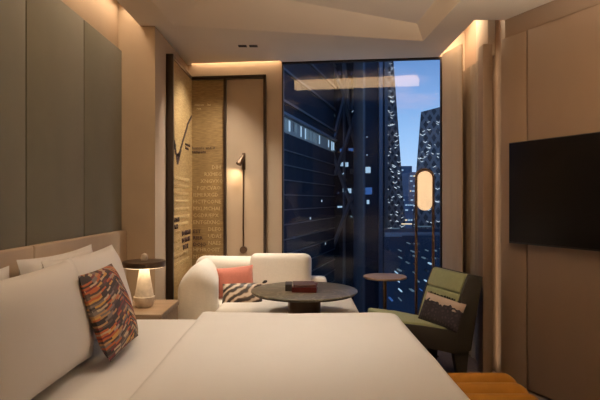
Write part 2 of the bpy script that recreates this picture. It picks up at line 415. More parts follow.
# fin beside the curtain and the head box over the side curtain
struct('trim_14', boxo(1.532, 1.612, 4.352, 4.472, 0, 2.775, .004, 2), M_rwall)
struct('trim_15', boxo(1.617, 1.685, 4.475, 4.78, 2.72, 3.13, .003, 2), M_wall)

# ------------------------------------------------------------------ window
bm = B()
def along_back(x0, x1, d0, d1, z0, z1, bm):
    return prism(bm, [(x0, backY(x0)+d0), (x1, backY(x1)+d0), (x1, backY(x1)+d1), (x0, backY(x0)+d1)], z0, z1)
along_back(WX0-.012, WX0+.006, -.004, .18, 0, CZ, bm); along_back(WX1-.004, WX1+.012, -.004, .03, 0, CZ, bm)
along_back(WX0, WX1, -.002, .05, CZ-.016, CZ, bm); along_back(WX0, WX1, -.004, .18, 0, .05, bm)
win = struct('window_1', bm, M_bronzeTrim)
gp = B(); along_back(WX0+.006, WX1+.03,   .165, .175, .05, CZ-.016, gp)
for v in gp.verts: v.co.y -= (v.co.z-.05)*.0562                                     # pane tilted in so the tray light reflects higher
obj('window_pane', gp, M_glass, win)

# ------------------------------------------------------------------ headboard, bed, bedding
hb = thing('headboard', 'long beige leather headboard running along the wall under the olive panels', 'headboard', (-1.5, 2, .3))
obj('back_board', boxo(-1.528, -1.50, -.6, 4.37, .15, 1.215, .006, 2), M_gap, hb)
for a, b_ in ((4.372, 2.853), (2.847, 1.323), (1.317, -.6)):
    obj('cushion_panel', boxo(-1.50, -1.455, b_, a, .12, 1.22, .012, 3), M_leather, hb)
bed = thing('bed', 'large white double bed with its head against the leather headboard', 'bed', (-.4, 2.4, 0))
obj('bed_base', boxo(-1.45, .60, 1.42, 3.46, .09, .38, .03), M_bedbase, bed)
for sx in (-1.3, .45):
    for sy in (1.55, 3.3): obj('leg', boxo(sx-.04, sx+.04, sy-.04, sy+.04, 0, .09, .006), M_gap, bed)
obj('mattress', soften(boxo(-1.45, .625, 1.40, 3.475, .38, .685, .07, 5), .004, 4), M_white, bed)
def duvet():
    bm = B(); X0, X1, Y0, Y1, Z = -.66, .67, 1.35, 3.51, .722
    r = .07; nx, ny = 66, 100; drop = .46
    def prof(s, r_):   # arc length past the start of the rounding -> (outward, down)
        if s <= 0: return s, 0
        q = r_*PI/2
        if s < q: a = s/r_; return r_*math.sin(a), r_*(1-math.cos(a))
        return r_+(s-q)*.03, r_+(s-q)
    G = {}
    for i in range(nx+1):
        for j in range(ny+1):
            u = -.05 + (X1-X0+.05+drop)*i/nx; v = -drop + (Y1-Y0+2*drop)*j/ny
            x, dzx = prof(u-(X1-X0-r), r); x += X1-r
            hx = 0
            if u < .02:
                a = max(0, min(1, (.02-u)/.07)); x = X0+.02-.02*math.sin(a*PI/2)-.0; hx = .034*(1-math.cos(a*PI/2))
            if v < (Y1-Y0)/2: o_, dzy = prof(r-v, r); y = Y0+r-o_
            else: o_, dzy = prof(v-(Y1-Y0-r), r); y = Y1-r+o_
            d = min(drop, (dzx**2.2+dzy**2.2)**(1/2.2))
            w = .010*noise.noise(Vector((x*2.2, y*2.2, 1.3)))+.004*noise.noise(Vector((x*7, y*5, 4)))
            if d > r: x += .012*math.sin(y*17)*(1 if dzx > r else 0); y += .012*math.sin(x*15)*(1 if dzy > r else 0)
            edge = .008*math.exp(-((u-.05)/.05)**2)
            G[i, j] = bm.verts.new((x, y, Z-d-hx+w+edge))
    for i in range(nx):
        for j in range(ny): bm.faces.new((G[i, j], G[i+1, j], G[i+1, j+1], G[i, j+1]))
    return bm
dv = obj('duvet', duvet(), M_duvet, None, 60, (0, 2.4, .7)); tag(dv, 'white duvet spread over the bed and hanging over its foot', 'duvet')
sm = dv.modifiers.new('thickness', 'SOLIDIFY'); sm.thickness = .012; sm.offset = -1
def bedpillow(label, y0, y1, xb, xt, zb, h, t, seed, m=M_white, cat='pillow', group='white bed pillows', name='pillow', **k):
    lean = Vector((xt-xb, 0, h)).normalized()
    c = Vector(((xb+xt)/2, (y0+y1)/2, zb+h/2))
    M4 = frame(c, (0, 1, 0), lean)
    return pillow_obj(name, label, cat, M4, y1-y0, math.hypot(h, xt-xb), t, m, group, seed=seed, **k)
bedpillow('large white pillow at the front of the bed, cut off by the left edge', 1.60, 2.57, -1.02, -1.13, .70, .485, .22, 1, pinch=.075)
bedpillow('white pillow on the lamp side of the bed, just behind the feathered cushion', 2.47, 3.40, -1.10, -1.23, .70, .48, .21, 2, pinch=.085)
bedpillow('white pillow leaning at the back on the lamp side, only its top corner showing', 2.52, 3.43, -1.31, -1.375, .70, .48, .13, 3, pinch=.085)
bedpillow('white pillow at the back on the near side, mostly hidden by the front pillow', 1.55, 2.46, -1.31, -1.375, .70, .46, .13, 4, pinch=.085)
# feathered cushion: corners found on the photo, given real depth
c = frame((-.945, 2.60, .928), (-.04, 1, 0), (-.11, 0, .30))
pillow_obj('throw_cushion', 'multicoloured feather-striped cushion propped against the white bed pillows', 'cushion', c, .47, .42, .12, M_feather, None, pinch=.03, seed=5)

# ------------------------------------------------------------------ nightstand and table lamp
ns = thing('nightstand', 'pale oak bedside table on the far side of the bed under the mushroom lamp', 'nightstand', (-1.2, 3.9, 0))
obj('top', boxo(-1.45, -.97, 3.63, 4.18, .63, .67, .006), M_wood, ns)
dr = obj('drawer', boxo(-1.44, -.98, 3.64, 4.17, .44, .628, .004), M_wooddk, ns)
obj('plinth', boxo(-1.40, -1.06, 3.70, 4.10, 0, .44, .004), M_wooddk, ns)
obj('pull', boxo(-.98, -.968, 3.75, 4.06, .53, .545, .002), M_bronze, dr)
lx, ly, lz = -1.168, 3.90, .67
tl = thing('table_lamp', 'mushroom table lamp with travertine cone base and dark disc shade on bedside table', 'lamp', (lx, ly, lz))
obj('base', lathe(B(), (lx, ly, lz), [(0, 0), (.052, 0), (.064, .015), (.074, .044), (.078, .078)], 32), M_stone, tl)
obj('stem', lathe(B(), (lx, ly, lz+.078), [(.073, 0), (.070, .003), (.032, .224), (0, .224)], 32), M_stone, tl)
sh = obj('shade', lathe(B(), (lx, ly, lz+.302), [(0, .014), (.150, .014), (.154, .0), (.157, .002), (.157, .036), (.152, .042), (0, .045)], 64), M_bronze, tl)
obj('diffuser', lathe(B(), (lx, ly, lz+.298), [(.036, .0), (.145, .0), (.149, .007), (.036, .012)], 48), M_diff, sh)
obj('finial', lathe(B(), (lx, ly, lz+.347), [(0, 0), (.022, 0), (.027, .018), (.019, .046), (0, .055)], 20), M_stone, tl)
area('lamp_bulb', (lx, ly, lz+.294), (0, 0, 0), .25, .25, .55, (1, .70, .42)).data.shape = 'DISK'

# ------------------------------------------------------------------ framed woven art in the corner, with a plain niche
AX = -1.16; AY0 = 4.772; CY = 5.595   # left leaf plane, its near edge, the corner
AZ1 = 2.79
def fy(x): return backY(x)-.055
art = thing('wall_art', 'tall dark framed corner panel of gold woven lettering behind the sofa', 'wall art', (-1.0, 5.5, 0))
obj('left_leaf', boxo(BX0+.002, AX, AY0, backY(BX0)-.005, .05, AZ1-.03), M_weave, art)
bm = prism(B(), [(AX, fy(AX)), (-.815, fy(-.815)), (-.815, fy(-.815)+.045), (AX, fy(AX)+.045)], .05, AZ1-.03)
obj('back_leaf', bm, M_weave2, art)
bm = prism(B(), [(-.79, fy(-.79)+.02), (-.375, fy(-.375)+.02), (-.375, fy(-.375)+.045), (-.79, fy(-.79)+.045)], .05, AZ1-.03)
obj('niche_panel', bm, M_nichewall, art)
obj('front_post', boxo(BX0+.002, AX+.006, AY0-.045, AY0, 0, AZ1+.012, .003, 2), M_bronzeTrim, art)
for px_ in (-.812, -.385):
    obj('post', prism(B(), [(px_, fy(px_)-.03), (px_+.028, fy(px_+.028)-.03), (px_+.028, fy(px_)+.045), (px_, fy(px_)+.045)], 0, AZ1), M_bronzeTrim, art)
for z0, z1 in ((AZ1-.035, AZ1), (0, .05)):
    bm = boxo(BX0+.002, AX+.006, AY0, fy(AX), z0, z1)
    prism(bm, [(AX, fy(AX)-.03), (-.357, fy(-.357)-.03), (-.357, fy(-.357)+.045), (AX, fy(AX)+.045)], z0, z1)
    obj('rail', bm, M_bronzeTrim, art)
# lettering: rows of raised pale capitals, fading in towards the lower half
bdir = Vector((.345, -.345*.1198, 0)).normalized()
M_back = Matrix((bdir, Vector((0, 0, 1)), bdir.cross(Vector((0, 0, 1))))).transposed().to_4x4()
M_left = Matrix((Vector((0, 1, 0)), Vector((0, 0, 1)), Vector((1, 0, 0)))).transposed().to_4x4()
def put_text(name, body, size, leaf, s, z, m, depth=.003, sc=1):
    bm = text_bm(body, size, depth, sc=sc)
    if leaf == 'back': M4 = Matrix.Translation(Vector((AX, fy(AX), z))+bdir*s+Vector((0, -.001, 0))) @ M_back
    else: M4 = Matrix.Translation(Vector((AX+.001, AY0+s, z))) @ M_left
    bmesh.ops.transform(bm, matrix=M4, verts=bm.verts)
    return obj(name, bm, m, art, 0)
SYL = 'TERNIOSALVDCHMPEUXG'
z = 1.80; k = 0
while z > .80:
    n_ = 8 if k > 3 else (3, 5, 6, 7)[k]
    row = ''.join(random.choice(SYL) for _ in range(n_))
    start = .012+.041*(8-n_)
    hid = .95 < z < 1.17
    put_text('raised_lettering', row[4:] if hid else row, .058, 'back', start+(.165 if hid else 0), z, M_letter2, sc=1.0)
    row2 = ''.join(random.choice(SYL) for _ in range(15))
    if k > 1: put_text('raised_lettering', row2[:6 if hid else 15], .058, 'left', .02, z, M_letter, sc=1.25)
    z -= .0735; k += 1
for z, tl_, tb in ((1.115, 'BONHAM', 'EST'), (1.045, 'DEMAIN', 'RIER'), (.975, ' WITH', 'DOJO')):
    put_text('dark_lettering', tl_, .070, 'left', .33, z, M_ink, .005, 1.5)
    put_text('dark_lettering', tb, .056, 'back', .012, z, M_ink, .005, 1.0)
for z, t_, s in ((1.265, 'BOATS', .02), (1.20, 'WAR', .02)): put_text('dark_lettering', t_, .062, 'left', s, z, M_ink, .005)
for z, tl_, tb in ((2.025, 'memoria de', 'honore and it'), (1.985, 'la cite n', 'tempete')):
    put_text('dark_lettering', tl_, .046, 'left', .48, z, M_ink, .004)
    put_text('dark_lettering', tb, .046, 'back', .0, z-.012, M_ink, .004)
for z, t_, s in ((2.48, 'maison', .03), (2.48, 'les', .17), (2.44, 'rue', .05)): put_text('raised_lettering', t_, .036, 'back', s, z, M_letter, .003)
# stitched zigzag line on the left leaf
bm = B()
def stitch(p0, p1, w):
    n = max(2, int((Vector(p1)-Vector(p0)).length/.024))
    for i in range(n):
        q = Vector(p0).lerp(Vector(p1), i/n); jy = random.uniform(-.008, .008)
        box(bm, AX-.002, AX+.004, q[0]+jy-w/2, q[0]+jy+w/2, q[1]-.012, q[1]+.012)
stitch((AY0+.02, 2.01), (AY0+.15, 1.82), .05); stitch((AY0+.02, 1.95), (AY0+.08, 1.99), .05)
stitch((AY0+.15, 1.82), (AY0+.28, 1.97), .06); stitch((AY0+.28, 1.97), (AY0+.60, 2.26), .04); stitch((AY0+.60, 2.26), (AY0+.80, 2.37), .025)
stitch((AY0+.12, 1.89), (AY0+.24, 1.91), .05)
obj('stitched_line', bm, M_ink, art, 0)

# wall sconce in the niche
sx_ = -.60; sy_ = fy(sx_)+.02
sc = thing('wall_sconce', 'slim bronze reading light with long stem on the niche panel above the sofa', 'sconce', (sx_, sy_, .95))
obj('wall_plate', boxo(sx_-.012, sx_+.020, sy_-.035, sy_, 1.79, 1.97, .004), M_bronze, sc)
obj('stem', tube(B(), [(sx_, sy_-.025, .97), (sx_, sy_-.025, 1.82)], .008), M_bronze, sc)
kb = B(); tube(kb, [(sx_, sy_, .942), (sx_, sy_-.045, .942)], .038, 24); obj('knob', kb, M_bronze, sc)
hd = B(); tube(hd, [(sx_+.006, sy_-.06, 1.935), (sx_-.022, sy_-.085, 1.885), (sx_-.042, sy_-.105, 1.845)], [.016, .027, .032], 16); obj('head', hd, M_bronze, sc)
spot('sconce_bulb', (sx_-.050, sy_-.118, 1.832), (sx_-.22, sy_+.02, 1.45), 4.2, 125, .9, (1, .74, .46), .01)

# linear light along the near edge of the ceiling tray
d = thing('linear_light', 'long warm linear light along the near edge of the ceiling tray', 'light', (.17, 2.41, 2.94))
obj('housing', boxo(-.86, 1.21, 2.402, 2.425, 2.942, 3.132, .002, 1), M_bronzeTrim, d)
obj('diffuser', boxo(-.84, 1.19, 2.425, 2.435, 2.946, 3.128, .002, 1), M_line, d)

# recessed twin downlight in the soffit
for k, X in enumerate((-.547, -.443)):
    d = thing('downlight', ('left' if k == 0 else 'right') + ' one of the two small dark recessed downlights in the ceiling', 'downlight', (X, 4.947, CZ), 0, 'twin downlights in the soffit')
    fr = boxo(X-.040, X+.040, 4.915, 4.980, CZ-.004, CZ+.0, .001, 1); obj('trim_ring', fr, M_gap, d)
    obj('lens', boxo(X-.034, X+.034, 4.921, 4.974, CZ-.0055, CZ-.0035), M_led, d)
    spot('downlight_bulb', (X, 4.947, CZ-.012), ((-1.16, 5.25, 1.45) if k == 0 else (-.25, 4.75, .5)), (85, 75)[k], 90, .9)
for (x, y, uz), (tx, ty), p in BEDSPOTS:
    d = thing('tray_downlight', 'small recessed downlight in the ceiling above the bed', 'downlight', (x, y, uz), 0, 'downlights above the bed')
    obj('trim_ring', lathe(B(), (x, y, uz-.004), [(0, 0), (.045, 0), (.045, .004), (0, .004)], 24), M_gap, d)
    spot('downlight_bulb', (x, y, uz-.015), (tx, ty, .7), p, 66, 1.0)
for x, y in FILLSPOTS:  # unseen downlights added to raise the general light
    d = thing('fill_downlight', 'small added fill downlight at the rear of the room, out of view', 'downlight', (x, y, CZ), 0, 'added fill downlights out of view')
    obj('trim_ring', lathe(B(), (x, y, CZ-.004), [(0, 0), (.045, 0), (.045, .004), (0, .004)], 24), M_gap, d)
    spot('downlight_bulb', (x, y, CZ-.015), (x, y-.55, .8), 18, 100, .9)

# added fill lamp, out of view, to brighten the ceiling
for (x, y), lab in (((1.35, 1.5), 'added slender bronze fill lamp, out of view beyond the foot of the bed'),):
    d = thing('fill_uplighter', lab, 'lamp', (x, y, 0))
    obj('base', lathe(B(), (x, y, 0), [(0, 0), (.13, 0), (.13, .015), (.02, .03), (0, .03)], 32), M_bronze, d)
    obj('pole', lathe(B(), (x, y, .02), [(.012, 0), (.012, 1.85)], 14), M_bronze, d)
    obj('bowl', lathe(B(), (x, y, 1.86), [(0, 0), (.05, .005), (.14, .06), (.15, .09), (.143, .09), (.13, .062), (.04, .012), (0, .01)], 36), M_bronze, d)
    spot('fill_uplighter_bulb', (x, y, 1.93), (x+.0, y+.1, 3.0), FILLW, 145, .75, SOFT, .015)

# ------------------------------------------------------------------ sofa and its cushions
so = thing('sofa', 'cream curved sofa with rounded left arm in front of the window corner', 'sofa', (-.3, 4.9, 0))
obj('base', soften(boxo(-.91, .465, 4.24, 5.42, .14, .46, .08, 5), .006, 4), M_sofa, so)
obj('seat_cushion', soften(boxo(-.70, .492, 4.19, 5.3, .44, .588, .07, 6), .008, 3.5, 2), M_sofa, so)
M4 = frame((-.70, 5.355, .64), (1, -.10, 0), (0, .08, 1)); bm = boxo(-.38, .38, -.28, .255, -.15, .12, .10, 6, M4=M4); obj('backrest', soften(bm, .012, 4, 5), M_sofa, so)
M4 = frame((-.195, 5.26, .675), (1, -.12, 0), (0, .10, 1)); bm = boxo(-.305, .305, -.25, .255, -.16, .14, .065, 6, M4=M4); obj('back_cushion', soften(bm, .010, 4, 9), M_sofa, so)
obj('rear_arm', soften(boxo(-.10, .275, 5.22, 5.42, .30, .690, .05, 5), .006, 5, 3), M_sofa, so)
bm = boxo(-.170, .170, -.36, .36, -.34, .335, .15, 8, M4=frame((-.915, 4.74, .585), (1, .12, 0), (-.12, 1, 0)))
for v in bm.verts:   # rounded shoulders
    if v.co.z > .65: v.co.z -= max(0, (-.90-v.co.x))*.65 + max(0, v.co.x+.86)*.45
obj('left_arm', soften(bm, .014, 3.5, 12), M_sofa, so)
for x, y in ((-.8, 4.4), (.33, 4.4), (-.8, 5.3), (.2, 5.3)): obj('foot', lathe(B(), (x, y, 0), [(.025, 0), (.03, .15)], 16), M_bronze, so)
M4 = frame((-.615, 4.93, .695), (1, .10, .09), (.02, .28, 1)); pillow_obj('throw_cushion', 'plain coral pink cushion on the sofa against its back', 'cushion', M4, .36, .29, .14, M_coral, None, seed=7, pinch=.05)
M4 = frame((-.505, 4.56, .640), (1, .04, .02), (0, .62, .78)); mc = pillow_obj('throw_cushion', 'brown and cream marbled silk cushion lying in front of the coral one', 'cushion', M4, .36, .225, .11, M_marbled, None, seed=8, pinch=.05)
for q, (u, v) in enumerate(((.175, .11), (.178, -.11))):
    p = Vector((u, v, 0)); bm = B(); tube(bm, [M4 @ p, M4 @ (p+Vector((.02, .012*(1 if v > 0 else -1), 0))), M4 @ (p+Vector((.04, .02*(1 if v > 0 else -1), -.0)))], [.006, .014, .010], 10)
    obj('tassel', bm, M_shell, mc)

# ------------------------------------------------------------------ coffee table with books, side table
tx, ty, tz = .033, 4.0, .782
ct = thing('coffee_table', 'round dark marble pedestal table between the sofa and the bed', 'table', (tx, ty, 0))
obj('table_top', lathe(B(), (tx, ty, tz), [(0, -.034), (.33, -.034), (.394, -.025), (.408, -.011), (.406, -.004), (.397, 0), (0, 0)], 72), M_marble, ct)
obj('pedestal', lathe(B(), (tx, ty, 0), [(.18, 0), (.18, .02), (.15, .24), (.126, .60), (.128, tz-.035), (0, tz-.034)], 40), M_bronze, ct)
def book(label, cx, cy, z, w, d, h, rot, cover):
    o = thing('book', label, 'book', (cx, cy, z), rot, 'books on the coffee table')
    M4 = Matrix.Translation((cx, cy, z)) @ Matrix.Rotation(rot, 4, 'Z')
    bm = boxo(-w/2, w/2, -d/2, d/2, 0, .005, .001, 1, M4=M4); box(bm, -w/2, w/2, -d/2, d/2, h-.005, h, .001, 1, M4=M4); box(bm, -w/2, w/2, -d/2, -d/2+.005, 0, h, .001, 1, M4=M4)
    obj('cover', bm, cover, o); obj('pages', boxo(-w/2+.006, w/2-.006, -d/2+.004, d/2-.006, .005, h-.005, M4=M4), M_page, o)
book('dark red hardback book lying flat on the marble table', .039, 3.97, tz, .183, .22, .038, -.08, M_red)
book('thin brown book stacked on top of the dark red one', .031, 3.98, tz+.038, .165, .20, .015, .05, M_brown)
book('small charcoal book at the left of the red book on the marble table', -.088, 4.0, tz, .050, .155, .050, .02, M_dkbook)
ax_, ay_ = .80, 4.90
st = thing('side_table', 'small round wooden side table with thin metal stem before the window', 'table', (ax_, ay_, 0))
obj('table_top', lathe(B(), (ax_, ay_, .732), [(0, 0), (.186, 0), (.201, .007), (.204, .016), (.199, .022), (0, .022)], 56), M_wood, st)
obj('stem', lathe(B(), (ax_, ay_, .01), [(.017, 0), (.017, .722)], 16), M_bronze, st)
obj('base', lathe(B(), (ax_, ay_, 0), [(0, 0), (.12, 0), (.12, .009), (.035, .016), (0, .016)], 40), M_bronze, st)

# ------------------------------------------------------------------ floor lamp
fx_, fyy = 1.187, 4.95
fl = thing('floor_lamp', 'tall bronze hoop floor lamp with glowing oval shade in front of the window', 'lamp', (fx_, fyy, 0))
hw = .081; zt = 1.761
pts = [(fx_-hw, fyy, .02), (fx_-hw, fyy, zt-hw)] + [(fx_-hw*math.cos(a), fyy, zt-hw+hw*math.sin(a)) for a in [PI*i/16 for i in range(1, 16)]] + [(fx_+hw, fyy, zt-hw), (fx_+hw, fyy, .02)]
obj('hoop', tube(B(), pts, .013, 12), M_brass, fl)
def stadium(bm, cx, cy, z0, z1, hw_, dep, ease=.012):
    n = 20; prof = []
    r = hw_
    def ring(rr, y):
        return [bm.verts.new((cx+rr*math.cos(a), y, (z1-r if math.sin(a) >= 0 else z0+r)+rr*math.sin(a))) for a in [2*PI*(i+.5)/(2*n) for i in range(2*n)]]
    rings = [ring(r-ease, cy-dep), ring(r-ease*.3, cy-dep+ease*.3), ring(r, cy-dep+ease), ring(r, cy+dep-ease), ring(r-ease, cy+dep)]
    for a, b in zip(rings, rings[1:]):
        for k in range(2*n): bm.faces.new((a[k], b[k], b[(k+1) % (2*n)], a[(k+1) % (2*n)]))
    bm.faces.new(rings[0]); bm.faces.new(rings[-1][::-1]); return bm
shd = obj('shade', stadium(B(), fx_, fyy, 1.371, zt-.018, .0665, .034), M_glow, fl)
obj('base', boxo(fx_-.11, fx_+.11, fyy-.10, fyy+.10, 0, .022, .008), M_brass, fl)

# ------------------------------------------------------------------ armchair
AF = Vector((1.265, 4.75, 0)); AN = Vector((1.405, 4.2435, 0))           # far and near ends of the back's top edge
side = (AN-AF).normalized(); fwd = Vector((side.y, -side.x, 0))       # fwd points to the left, out of the chair
if fwd.x > 0: fwd = -fwd
ori = (AF+AN)/2; wd = (AN-AF).length
AM = Matrix((fwd, side, Vector((0, 0, 1)))).transposed().to_4x4(); AM.translation = ori   # local: x forward, y towards camera side, z up
ac = thing('armchair', 'low sage green lounge chair with dark shell, beside the curtain', 'armchair', tuple(ori), math.atan2(fwd.y, fwd.x))
def slab(prof, y0, y1, r=.02, seg=3):
    bm = B(); a = [bm.verts.new((x, y0, z)) for x, z in prof]; b = [bm.verts.new((x, y1, z)) for x, z in prof]; n = len(prof)
    bm.faces.new(a[::-1]); bm.faces.new(b)
    for i in range(n): bm.faces.new((a[i], a[(i+1) % n], b[(i+1) % n], b[i]))
    bmesh.ops.recalc_face_normals(bm, faces=bm.faces)
    if r: bmesh.ops.bevel(bm, geom=list(bm.edges), offset=r, segments=seg, profile=.5, affect='EDGES', clamp_overlap=True)
    bmesh.ops.transform(bm, matrix=AM, verts=bm.verts); return bm
h2 = wd/2
obj('shell', slab([(-.086, .843), (-.006, .849), (.150, .33), (.644, .425), (.638, .362), (.115, .215), (.023, .25)], -h2-.023, h2+.023, .012), M_shell, ac)
for y0_, y1_ in ((-h2-.024, -h2-.002), (h2+.002, h2+.024)):
    obj('side_panel', slab([(-.086, .843), (.05, .866), (.116, .705), (.205, .425), (.46, .478), (.69, .515), (.64, .362), (.115, .215), (.023, .25)], y0_, y1_, .006), M_shell, ac)
obj('backrest', soften(slab([(-.002, .855), (.058, .863), (.121, .717), (.086, .688), (.046, .694)], -h2, h2, .018, 4), .003, 9), M_chair, ac)
obj('backrest', soften(slab([(.063, .694), (.124, .705), (.222, .40), (.148, .36)], -h2, h2, .018, 4), .003, 9, 4), M_chair, ac)
obj('seat', soften(slab([(.165, .365), (.20, .432), (.46, .492), (.69, .530), (.707, .496), (.678, .440)], -h2, h2, .025, 4), .004, 7, 2), M_chair, ac)
for yy in (-h2+.03, h2-.03):
    obj('leg', slab([(.02, .26), (.17, .25), (.12, 0), (.05, 0)], yy-.023, yy+.023, .005), M_shell, ac)
    obj('leg', slab([(.50, .345), (.60, .365), (.56, 0), (.51, 0)], yy-.023, yy+.023, .005), M_shell, ac)
M4 = frame((1.165, 4.285, .550), (.62, -.78, -.13), (.42, .12, 1))
lace = pillow_obj('throw_cushion', 'cream cushion with black lace pattern on the green armchair', 'cushion', M4, .39, .24, .11, M_lace, None, seed=11, pinch=.03)
bm = B()
for i in range(26):
    u = -.175+.35*i/25; p = M4 @ Vector((u, .118, 0)); q = M4 @ Vector((u+random.uniform(-.006, .006),   .118+random.uniform(.008, .016), .003)); tube(bm, [p, q], .005, 6)
obj('fringe', bm, M_shell, lace)

# ------------------------------------------------------------------ bench at the foot of the bed
be = thing('bench', 'mustard velvet bench with channelled rolls at the foot of the bed', 'bench', (.96, 2.24, 0))
obj('frame', boxo(.77, 1.10, 1.60, 2.78, .15, .40, .02), M_mustard, be)
for k in range(8):
    y = 2.735-.147*k
    xs = [(.750, .036), (.752, .052), (.762, .063), (.78, .067)] + [(.79+(1.06-.79)*i/6, .068) for i in range(7)] + [(1.06+.09*math.sin(a), .068*max(.10, math.cos(a))) for a in [PI/2*i/10 for i in range(1, 11)]]
    rl = tube(B(), [(x, y, 0) for x, r in xs], [r for x, r in xs], 22); bmesh.ops.scale(rl, vec=(1, 1, 1.42), verts=rl.verts); bmesh.ops.translate(rl, vec=(0, 0, .463), verts=rl.verts)
    obj('seat_roll', rl, M_mustard, be, 70)
for x in (.82, 1.05):
    for y in (1.72, 2.66): obj('leg', lathe(B(), (x, y, 0), [(.018, 0), (.026, .155)], 16), M_bronze, be)

# ------------------------------------------------------------------ television
tv = thing('television', 'large black flat television mounted on the tan panelled wall', 'television', (1.9, 3.6, 0))
T0 = .015; off = .0457
def tv_t(px, o):  # wall coordinate whose point at that standoff shows in pixel column px
    k = (px-300)/520; return (k*(4.235-.4237*o)-(1.67-.9058*o))/(.4237+k*.9058)
o1 = .115; t0 = tv_t(508.5, o1); t1 = t0+1.38
dd = 4.235-.9058*t0-.4237*o1; z0 = EYE-43*dd/520; z1 = EYE+57*dd/520
obj('bezel', rw_box(B(), t0, t1, .075, o1-.004, z0, z1, .004), M_blkm, tv)
obj('screen', rw_box(B(), t0+.006, t1-.006, o1-.005, o1, z0+.012, z1-.006, .001), M_blk, tv)
obj('wall_bracket', rw_box(B(), t0+.4, t1-.4, .0457, .076, z0+.2, z1-.2), M_blkm, tv)

# ------------------------------------------------------------------ curtains
def drape(name, label, p0, p1, z0, z1, amp, waves, m, thick=.012):
    p0 = Vector(p0); p1 = Vector(p1); d = (p1-p0); nrm = Vector((-d.y, d.x)).normalized(); n = waves*10; bm = B()
    cols = []
    for i in range(n+1):
        s = i/n; q = p0+d*s
        row = []
        for j in range(7):
            zz = z0+(z1-z0)*j/6; a = amp*(1-.25*j/6)
            f = math.sin(s*waves*2*PI+.3*math.sin(j*.7))*a+.3*a*math.sin(s*waves*4.4*PI+1)
            row.append((q.x+nrm.x*f, q.y+nrm.y*f, zz))
        cols.append(row)
    V = [[[bm.verts.new((x+nrm.x*o, y+nrm.y*o, z)) for x, y, z in r] for r in cols] for o in (0, thick)]
    for s_ in (0, 1):
        for i in range(n):
            for j in range(6): bm.faces.new((V[s_][i][j], V[s_][i+1][j], V[s_][i+1][j+1], V[s_][i][j+1]))
    for i in range(n):
        bm.faces.new((V[0][i][0], V[0][i+1][0], V[1][i+1][0], V[1][i][0])); bm.faces.new((V[0][i][6], V[0][i+1][6], V[1][i+1][6], V[1][i][6]))
    for i in (0, n):
        for j in range(6): bm.faces.new((V[0][i][j], V[0][i][j+1], V[1][i][j+1], V[1][i][j]))
    o = obj(name, bm, m, None, 60); return tag(o, label, 'curtain')
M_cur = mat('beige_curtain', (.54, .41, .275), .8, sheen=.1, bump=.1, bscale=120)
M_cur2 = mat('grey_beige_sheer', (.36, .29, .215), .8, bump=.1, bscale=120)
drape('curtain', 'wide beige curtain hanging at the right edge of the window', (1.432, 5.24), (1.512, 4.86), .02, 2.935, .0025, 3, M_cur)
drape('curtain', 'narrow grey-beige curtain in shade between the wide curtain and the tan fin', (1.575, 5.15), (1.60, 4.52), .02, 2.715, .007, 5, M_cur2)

# ------------------------------------------------------------------ the city outside
def bx_building(name, label, loc): return thing(name, label, 'building', loc)
struct('floor_outside', boxo(-400, 500, 60, 1200, -72, -70), M_ground)
# left office block: dark slab with pale ledges and one lit storey
fd = Vector((.277, .961, 0)); fp = Vector((-3.27, 100, 0)); fn = Vector((-.961, .277, 0))
bl = thing('office_block', 'dark slate office block with pale ledges filling the left of the window view', 'building', (-8, 110, -70))
def fq(bm, t0, t1, o0, o1, z0, z1):
    poly = [fp+fd*t0-fn*o0, fp+fd*t1-fn*o0, fp+fd*t1-fn*o1, fp+fd*t0-fn*o1]; return prism(bm, [(p.x, p.y) for p in poly], z0, z1)
obj('body', fq(B(), -45, 46, -30, 0, -70, 60), M_dusk1, bl)
for i in range(20):
    z = 12.6-2.9*(i+1)+EYE
    obj('ledge', fq(B(), -45, 46, 0, .35, z-.10, z+.10), M_band, bl)
for i in range(5): z = 20.5+6*i; obj('ledge', fq(B(), -45, 46, 0, .6, z-.25, z+.2), M_band, bl)
obj('terrace_slab', fq(B(), -45, 46, 0, .9, 17.7, 18.2), M_brace, bl)
obj('lit_storey', fq(B(), -45, 46, 0, .05, 14.6, 17.6), mat('lit_office_wall', (.2, .22, .22), .6, emit=(.30, .42, .48), estr=.025), bl)
t = -3
while t < 45:
    w_ = random.uniform(.4, 1.5)
    if random.random() < .62: obj('window', fq(B(), t, t+w_, .05, .12, 14.9+random.uniform(0, .6), 17.3), random.choice((M_litc, M_litc, M_litd, M_litd, M_band)), bl)
    t += w_+random.uniform(.3, 1.1)
for t_, z_ in ((7, -6.5), (20, -3), (31, 1), (12, -16), (35, -10)): obj('window', fq(B(), t_, t_+.5, .0, .12, z_, z_+.5), M_litb if t_ == 7 else M_litc, bl)
